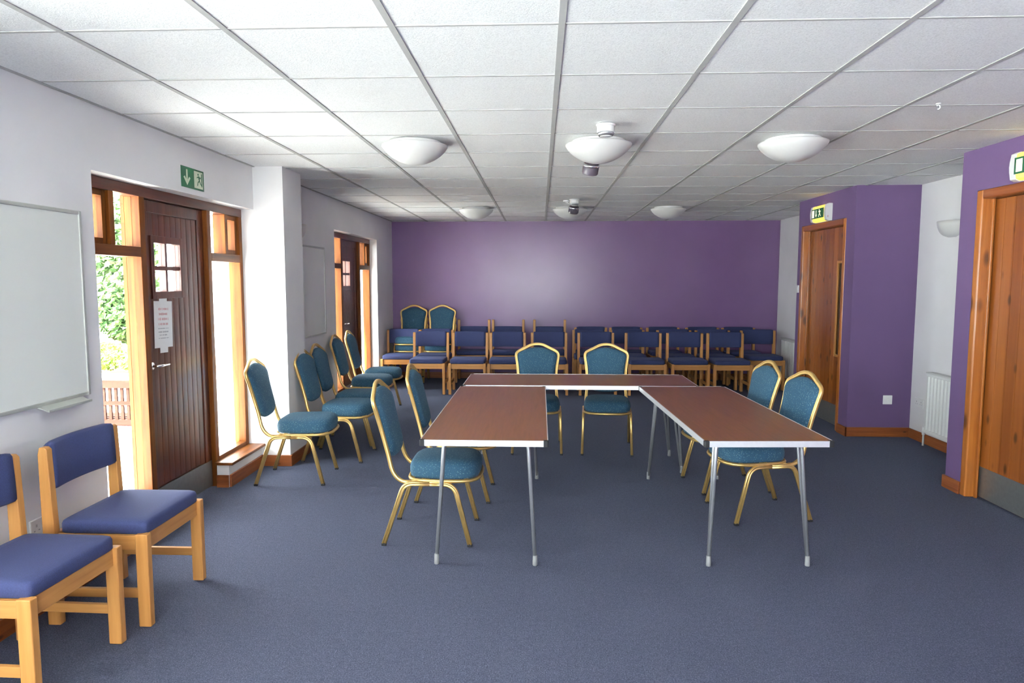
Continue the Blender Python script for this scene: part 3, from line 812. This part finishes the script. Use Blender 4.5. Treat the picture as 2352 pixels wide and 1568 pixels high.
bq = [  # x, y, facing degrees, z, label, group
    (-1.866, 5.068, 3.5, 0, 'gold-framed banquet chair before the white pillar, nearest of the row along the left wall', 'banquet chairs along the left wall'),
    (-1.730, 5.715, -1.5, 0, 'gold-framed banquet chair right behind the pillar, second of the wall row', 'banquet chairs along the left wall'),
    (-1.775, 6.23, 0, 0, 'shaded banquet chair third of the wall row, tucked behind the pillar chair', 'banquet chairs along the left wall'),
    (-1.915, 7.27, 1, 0, 'banquet chair fourth along the left wall, just before the far door', 'banquet chairs along the left wall'),
    (-1.935, 7.88, 2, 0, 'farthest banquet chair of the wall row, in front of the far door', 'banquet chairs along the left wall'),
    (-0.645, 3.968, 0, 0, 'banquet chair at the left table, nearest the camera, with dotted teal seat', 'banquet chairs around the tables'),
    (-0.597, 4.725, 0, 0, 'banquet chair at the left table, farther one, beside the table middle', 'banquet chairs around the tables'),
    (-0.026, 6.068, -90, 0, 'left of two banquet chairs behind the far cross table, facing the camera', 'banquet chairs around the tables'),
    (0.598, 6.058, -94, 0, 'right of two banquet chairs behind the far cross table, facing the camera', 'banquet chairs around the tables'),
    (1.424, 4.412, 190.4, 0, 'banquet chair on the right side of the right table, nearer the camera', 'banquet chairs around the tables'),
    (1.376, 5.005, 188.2, 0, 'banquet chair on the right side of the right table, farther one', 'banquet chairs around the tables')]
for k, (px, nm) in enumerate(((-1.93, 'left'), (-1.495, 'right'))):
    for j, w in enumerate(('bottom', 'middle', 'topmost')):
        bq.append((px, 10.075 - 0.022 * j, -90, 0.105 * j, '%s banquet chair of the %s stack in the back corner by the purple wall' % (w, nm), 'stacked banquet chairs in the back corner'))
for i, (x, y, a, z, lb, gp) in enumerate(bq):
    o = banq if i == 0 else dup(banq, (0, 0, 0), 0)
    o.location = (x, y, z); o.rotation_euler = (0, 0, radians(a)); tag(o, lb, 'chair', gp)

# ------------------------------------------------------------------ blue upholstered wooden chair (faces +x)
def make_wood(tall):
    r = empty('wooden_chair')
    W = 0.25
    # seat
    bm = BM(); rr = []
    for z, g in ((0.412, -0.004), (0.416, 0.0), (0.452, 0.0), (0.463, -0.004), (0.469, -0.014), (0.472, -0.05), (0.474, -0.14)):
        rr.append([(x + 0.024, y, z + (0.004 if (z > 0.46 and False) else 0)) for x, y in superell(0.198 + g, 0.232 + g, 14 if g > -0.1 else 6, 48)])
    rings(bm, rr); mk('seat', bm, 'bluefab', r, smooth=True)
    # legs
    for s in (-1, 1):
        y0, y1 = (s * W, s * (W - 0.036)) if s < 0 else (s * (W - 0.036), s * W)
        bm = BM(); box(bm, 0.178, 0.233, y0, y1, 0, 0.417); mk('leg', bm, 'beech', r, bevel=0.005)
        zt = 0.915 if tall else 0.797
        bm = BM()
        # rear post leans back a touch above the seat
        pr = [(-0.233, 0), (-0.176, 0), (-0.178, 0.42), (-0.192, zt - 0.012), (-0.204, zt), (-0.226, zt), (-0.234, zt - 0.03), (-0.233, 0.42)]
        prism(bm, pr, 'y', y0, y1); mk('leg', bm, 'beech', r, bevel=0.004)
        bx('side_rail', 'beechx', r, -0.178, 0.180, y0 + 0.006, y1 - 0.006, 0.345, 0.410, bevel=0.003)
        bx('stretcher', 'beechx', r, -0.178, 0.180, y0 + 0.008, y1 - 0.008, 0.128, 0.168, bevel=0.003)
    bx('front_rail', 'beechy', r, 0.190, 0.215, -W + 0.03, W - 0.03, 0.340, 0.410, bevel=0.003)
    bx('back_rail', 'beechy', r, -0.222, -0.195, -W + 0.03, W - 0.03, 0.345, 0.405, bevel=0.003)
    # curved backrest between the posts
    bm = BM(); rr = []; n = 15; hy = W - 0.038
    for i in range(n):
        t = -1 + 2 * i / (n - 1); y = t * hy
        xc = -0.208 - 0.026 * (1 - t * t)
        e = 0.0 if abs(t) < 0.99 else 0.004
        xf, xk = xc + 0.024, xc - 0.018
        ring = [(xk, y, 0.606 + e), (xf - 0.008, y, 0.602 + e), (xf, y, 0.612 + e), (xf - 0.002, y, 0.70), (xf - 0.008, y, 0.800 - e), (xf - 0.018, y, 0.811 - e), (xk + 0.004, y, 0.811 - e), (xk - 0.006, y, 0.800 - e)]
        rr.append(ring)
    rings(bm, rr); mk('backrest', bm, 'bluefab', r, smooth=True, bevel=0.0)
    return r
wc = make_wood(False); wct = make_wood(True); index_kids()
YFR, YMD, YBK = 9.135, 9.66, 10.175
def xr(px, y): return (px - 1242.0) * (y + 0.21) / 1562.0 - 0.004
wl = [(-1.935, 3.043, 0, 'blue padded wooden chair beside the near door, farther of the two in the foreground', 0, 'wooden chairs by the near whiteboard'),
      (-1.982, 2.440, -1.5, 'blue padded wooden chair in the left foreground, cut by the frame edge', 0, 'wooden chairs by the near whiteboard')]
A = 'blue padded wooden chair, front row by the purple wall, '
for px, t in ((990, 'leftmost of them'), (1081, 'second from the left'), (1168, 'third from the left'), (1263, 'just left of the gap'),
              (1370, 'just right of the gap'), (1478, 'sixth from the left'), (1572, 'second from the right'), (1663, 'rightmost')):
    wl.append((xr(px, YFR), YFR + random.uniform(-0.01, 0.01), -90, A + t, 0, 'wooden chairs in the front row'))
A = 'blue padded wooden chair, middle row by the purple wall, '
for px, y, t in ((927, YMD - 0.07, 'leftmost of them'), (1003, YMD - 0.03, 'below the right banquet stack'), (1356, YMD, 'just right of the gap'), (1441, YMD, 'fourth from the right'),
                 (1547, YMD, 'third from the right'), (1634, YMD, 'second from the right'), (1736, YMD, 'rightmost of them')):
    wl.append((xr(px, y), y, -90, A + t, 0, 'wooden chairs in the middle row'))
A = 'blue padded wooden chair, back row against the purple wall, '
for px, t, tl in ((1090, 'leftmost, with tall posts', 1), (1169, 'second, with tall posts', 1), (1264, 'third, with tall posts', 1), (1358, 'just right of the gap', 0),
              (1438, 'fourth from the right', 0), (1522, 'third from the right', 0), (1611, 'second from the right', 0), (1692, 'rightmost', 0)):
    wl.append((xr(px, YBK), YBK, -90, A + t, tl, 'wooden chairs in the back row'))
used = set()
for x, y, a, lb, tl, gp in wl:
    p = wct if tl else wc
    if p.name in used: o = dup(p, (0, 0, 0), 0)
    else: o = p; used.add(p.name)
    o.location = (x, y, 0); o.rotation_euler = (0, 0, radians(a)); tag(o, lb, 'chair', gp)

# ------------------------------------------------------------------ folding tables (long side along y)
def make_table(L, Wd, top_mat):
    r = empty('folding_table'); hl, hw = L / 2, Wd / 2; zt = 0.700
    bx('table_top', top_mat, r, -hw + 0.004, hw - 0.004, -hl + 0.004, hl - 0.004, zt - 0.026, zt)
    bm = BM()
    for s in (-1, 1):
        box(bm, *sorted((s * hw, s * (hw - 0.005))), -hl + 0.022, hl - 0.022, zt - 0.030, zt + 0.0012)
        box(bm, -hw + 0.022, hw - 0.022, *sorted((s * hl, s * (hl - 0.005))), zt - 0.030, zt + 0.0012)
    mk('edge_strip', bm, 'alu', r)
    for sx in (-1, 1):
        for sy in (-1, 1):
            bm = BM(); R = 0.024
            a0, b0, c = hw - R, hw + 0.0012, 0.006
            a1, b1 = hl - R, hl + 0.0012
            pts = [(a0, a1), (b0, a1), (b0, b1 - c), (b0 - c * 0.3, b1 - c * 0.3), (b0 - c, b1), (a0, b1)]
            prism(bm, [(sx * p, sy * q) for p, q in pts], 'z', zt - 0.031, zt + 0.0008); mk('corner_cap', bm, 'rubber', r)
    # cross rail under the top at each end, legs: hairpin of two tubes joined at the foot
    for sy in (-1, 1):
        yf = sy * (hl - 0.105); yt = sy * (hl - 0.145)
        bx('leg_bracket', 'steel', r, -hw + 0.05, hw - 0.05, *sorted((yt - sy * 0.035, yt + sy * 0.02)), zt - 0.042, zt - 0.026)
        for sx in (-1, 1):
            bm = BM(); xf = sx * (hw - 0.066); xt = sx * (hw - 0.105)
            for dy in (0.0, -sy * 0.050):
                top = (xt, yt + dy, 0.62)
                sweep(bm, fillet([(xf, yf + dy * 0.10, 0.03), (xt, yt + dy, 0.655), (xt - sx * 0.075, yt + dy, 0.660)], 0.045, 7), circ(0.0105 if dy == 0 else 0.0085, 10), (0, 1, 0))
            lg = mk('leg', bm, 'steel', r, smooth=True)
            bm = BM(); lathe(bm, [(0.012, 0.0), (0.0135, 0.004), (0.0125, 0.055)], (xf, yf), 14); mk('foot_cap', bm, 'capgrey', lg, smooth=True)
    return r
t1 = make_table(1.80, 0.66, 'laminate'); t1.location = (-0.287, 4.31, 0)
tag(t1, 'brown-topped folding table on the left of the U, end edge toward the camera', 'table', 'folding tables set in a U')
index_kids(); t2 = dup(t1, (1.130, 4.352, 0), radians(2.5)); tag(t2, 'brown-topped folding table on the right of the U, slightly skewed', 'table', 'folding tables set in a U')
t3 = make_table(1.83, 0.655, 'laminate'); t3.location = (0.31, 5.572, 0); t3.rotation_euler = (0, 0, radians(90))
tag(t3, 'brown-topped folding table lying across the far end of the U', 'table', 'folding tables set in a U')

# ------------------------------------------------------------------ outside
bm = BM(); box(bm, -30, -2.58, -12, 24, -0.12, -0.03)
g = mk('garden_ground', bm, 'paving'); struct(g)
bm = BM(); box(bm, -2.58, 20, -30, -3.5, -0.12, -0.03); g = mk('rear_ground', bm, 'paving'); struct(g)
def leaves(name, blobs, n, size, mat, label, cat):
    bm = BM(); rnd = random.Random(hash(label) % 1000 if False else len(label))
    for i in range(n):
        (cx, cy, cz, rx, ry, rz) = blobs[rnd.randrange(len(blobs))]
        a = rnd.uniform(0, 2 * pi); u = rnd.uniform(-1, 1); q = rnd.uniform(0.75, 1.03)
        s = sqrt(1 - u * u)
        c = Vector((cx + rx * s * cos(a) * q, cy + ry * s * sin(a) * q, max(cz + rz * u * q, -0.02)))
        d = Vector((rnd.gauss(0, 1), rnd.gauss(0, 1), rnd.gauss(0, 1))).normalized()
        e = d.orthogonal().normalized(); f = d.cross(e); L = size * rnd.uniform(0.6, 1.3)
        vs = [bm.verts.new(c + e * L), bm.verts.new(c + f * L * 0.55 + d * L * 0.1), bm.verts.new(c - e * L * 0.9), bm.verts.new(c - f * L * 0.55 + d * L * 0.1)]
        bm.faces.new(vs)
    o = mk(name, bm, mat); tag(o, label, cat); return o
leaves('ivy_bush', [(-5.6, 8.3, 1.9, 0.55, 0.8, 0.7), (-5.2, 8.2, 1.5, 0.42, 0.7, 0.55), (-5.05, 8.2, 1.1, 0.28, 0.5, 0.35), (-6.0, 8.8, 2.2, 0.7, 0.9, 0.7), (-5.2, 8.3, 2.0, 0.4, 0.5, 0.4)], 9000, 0.05, 'leaf', 'tall green ivy bush outside the near left side window', 'bush')
leaves('low_shrub', [(-5.0, 7.62, 0.64, 0.20, 0.22, 0.16), (-4.70, 7.62, 0.60, 0.15, 0.2, 0.12)], 1400, 0.035, 'leaf2', 'low yellow-green shrub in the raised bed outside', 'shrub')
bm = BM()
for i in range(3):
    cx, cy, cz, s = ((-4.45, 8.15, 0.60, 0.17), (-4.10, 8.10, 0.57, 0.15), (-4.20, 7.75, 0.55, 0.13))[i]
    b2 = bmesh.ops.create_icosphere(bm, subdivisions=3, radius=s, matrix=Matrix.Translation((cx, cy, cz)))
    for v in b2['verts']:
        nn = noise.noise(v.co * 4.0); v.co += (v.co - Vector((cx, cy, cz))).normalized() * nn * s * 0.5; v.co.z = cz + (v.co.z - cz) * 0.7
rk = mk('garden_rock', bm, 'rock', smooth=False); tag(rk, 'pale grey rocks at the back of the raised bed outside', 'rock')
rb = empty('raised_bed', (-5.2, 7.9, -0.03)); tag(rb, 'pale stone raised bed with bark outside the near side window', 'planter')
bm = BM(); box(bm, -1.6, 1.7, -0.85, -0.62, 0, 0.46); mk('bed_wall', bm, 'stone', rb, bevel=0.01)
bm = BM(); box(bm, -1.65, 1.75, -0.90, -0.58, 0.46, 0.52); mk('coping', bm, 'stone', rb, bevel=0.01)
bm = BM(); box(bm, -1.6, 1.7, -0.62, 1.4, 0, 0.47); mk('bark_fill', bm, 'soil', rb)
# slatted garden bench, back toward the camera
be = empty('garden_bench', (-3.55, 5.12, -0.03)); tag(be, 'slatted wooden garden bench on the patio outside the near window', 'bench')
for x in (-0.60, 0.60):
    bx('leg', 'benchw', be, x - 0.03, x + 0.03, -0.03, 0.03, 0, 0.77, bevel=0.004); bx('leg', 'benchw', be, x - 0.03, x + 0.03, 0.42, 0.48, 0, 0.60, bevel=0.004)
    bx('armrest', 'benchw', be, x - 0.035, x + 0.035, -0.03, 0.50, 0.60, 0.63, bevel=0.004)
bx('top_rail', 'benchw', be, -0.63, 0.63, -0.022, 0.022, 0.71, 0.77, bevel=0.004); bx('middle_rail', 'benchw', be, -0.57, 0.57, -0.015, 0.015, 0.575, 0.605); bx('lower_rail', 'benchw', be, -0.57, 0.57, -0.02, 0.02, 0.42, 0.46)
for i in range(23):
    x = -0.53 + i * 0.0482
    bx('back_slat', 'benchw', be, x - 0.011, x + 0.011, -0.008, 0.008, 0.46, 0.71)
for i in range(5): bx('seat_slat', 'benchw', be, -0.57, 0.57, 0.03 + i * 0.09, 0.10 + i * 0.09, 0.40, 0.425, bevel=0.003)

# ------------------------------------------------------------------ daylight
w = bpy.data.worlds.new('sky'); S.world = w; w.use_nodes = True; nt = w.node_tree; nt.nodes.clear()
wo = nt.nodes.new('ShaderNodeOutputWorld'); bg = nt.nodes.new('ShaderNodeBackground')
tc = nt.nodes.new('ShaderNodeTexCoord'); sx = nt.nodes.new('ShaderNodeSeparateXYZ'); nt.links.new(tc.outputs['Generated'], sx.inputs[0])
cr = ramp(nt, sx.outputs[2], [(0.0, (0.90, 0.95, 1.0)), (0.5, (0.95, 0.98, 1.0)), (1.0, (0.88, 0.95, 1.0))])
nt.links.new(cr, bg.inputs[0]); bg.inputs[1].default_value = 10.5
nt.links.new(bg.outputs[0], wo.inputs[0])
w.cycles.sampling_method = 'AUTOMATIC'
sl = bpy.data.lights.new('sun', 'SUN'); sl.energy = 60; sl.angle = radians(1.2); sl.color = (1.0, 0.97, 0.92)
so = bpy.data.objects.new('sun', sl); COL.objects.link(so); so.location = (-8, -10, 12)
so.rotation_euler = Vector((0.070, 0.632, -0.772)).to_track_quat('-Z', 'Y').to_euler()
def portal(name, loc, rot, sx, sy):
    l = bpy.data.lights.new(name, 'AREA'); l.shape = 'RECTANGLE'; l.size = sx; l.size_y = sy; l.cycles.is_portal = True
    o = bpy.data.objects.new(name, l); COL.objects.link(o); o.location = loc; o.rotation_euler = rot
for i, (a, b) in enumerate(U): portal('window_portal', (-2.50, (a + b) / 2, 1.1), (0, -pi / 2, 0), 1.9, b - a)
portal('window_portal', (XL - 0.31, (WINL[0] + WINL[1]) / 2, (WINL[2] + WINL[3]) / 2), (0, -pi / 2, 0), WINL[3] - WINL[2], WINL[1] - WINL[0])
portal('window_portal', ((WINF[0] + WINF[1]) / 2, YF - 0.31, (WINF[2] + WINF[3]) / 2), (pi / 2, 0, pi), WINF[1] - WINF[0], WINF[3] - WINF[2])

# ------------------------------------------------------------------ camera
cam = bpy.data.cameras.new('camera'); cam.sensor_width = 36; cam.lens = 36 * 1562.0 / 2352; cam.clip_start = 0.05; cam.clip_end = 200
co = bpy.data.objects.new('camera', cam); COL.objects.link(co)
co.location = (0, 0, 1.518); co.rotation_euler = (pi / 2 - 0.0901, 0, 0.0416); S.camera = co
S.view_settings.view_transform = 'Standard'; S.view_settings.look = 'None'; S.view_settings.gamma = 1; S.view_settings.use_curve_mapping = False
S.view_settings.exposure = 1.17
S.cycles.use_denoising = True
S.cycles.max_bounces = 14; S.cycles.diffuse_bounces = 8; S.cycles.glossy_bounces = 5; S.cycles.transparent_max_bounces = 16
S.cycles.sample_clamp_indirect = 8
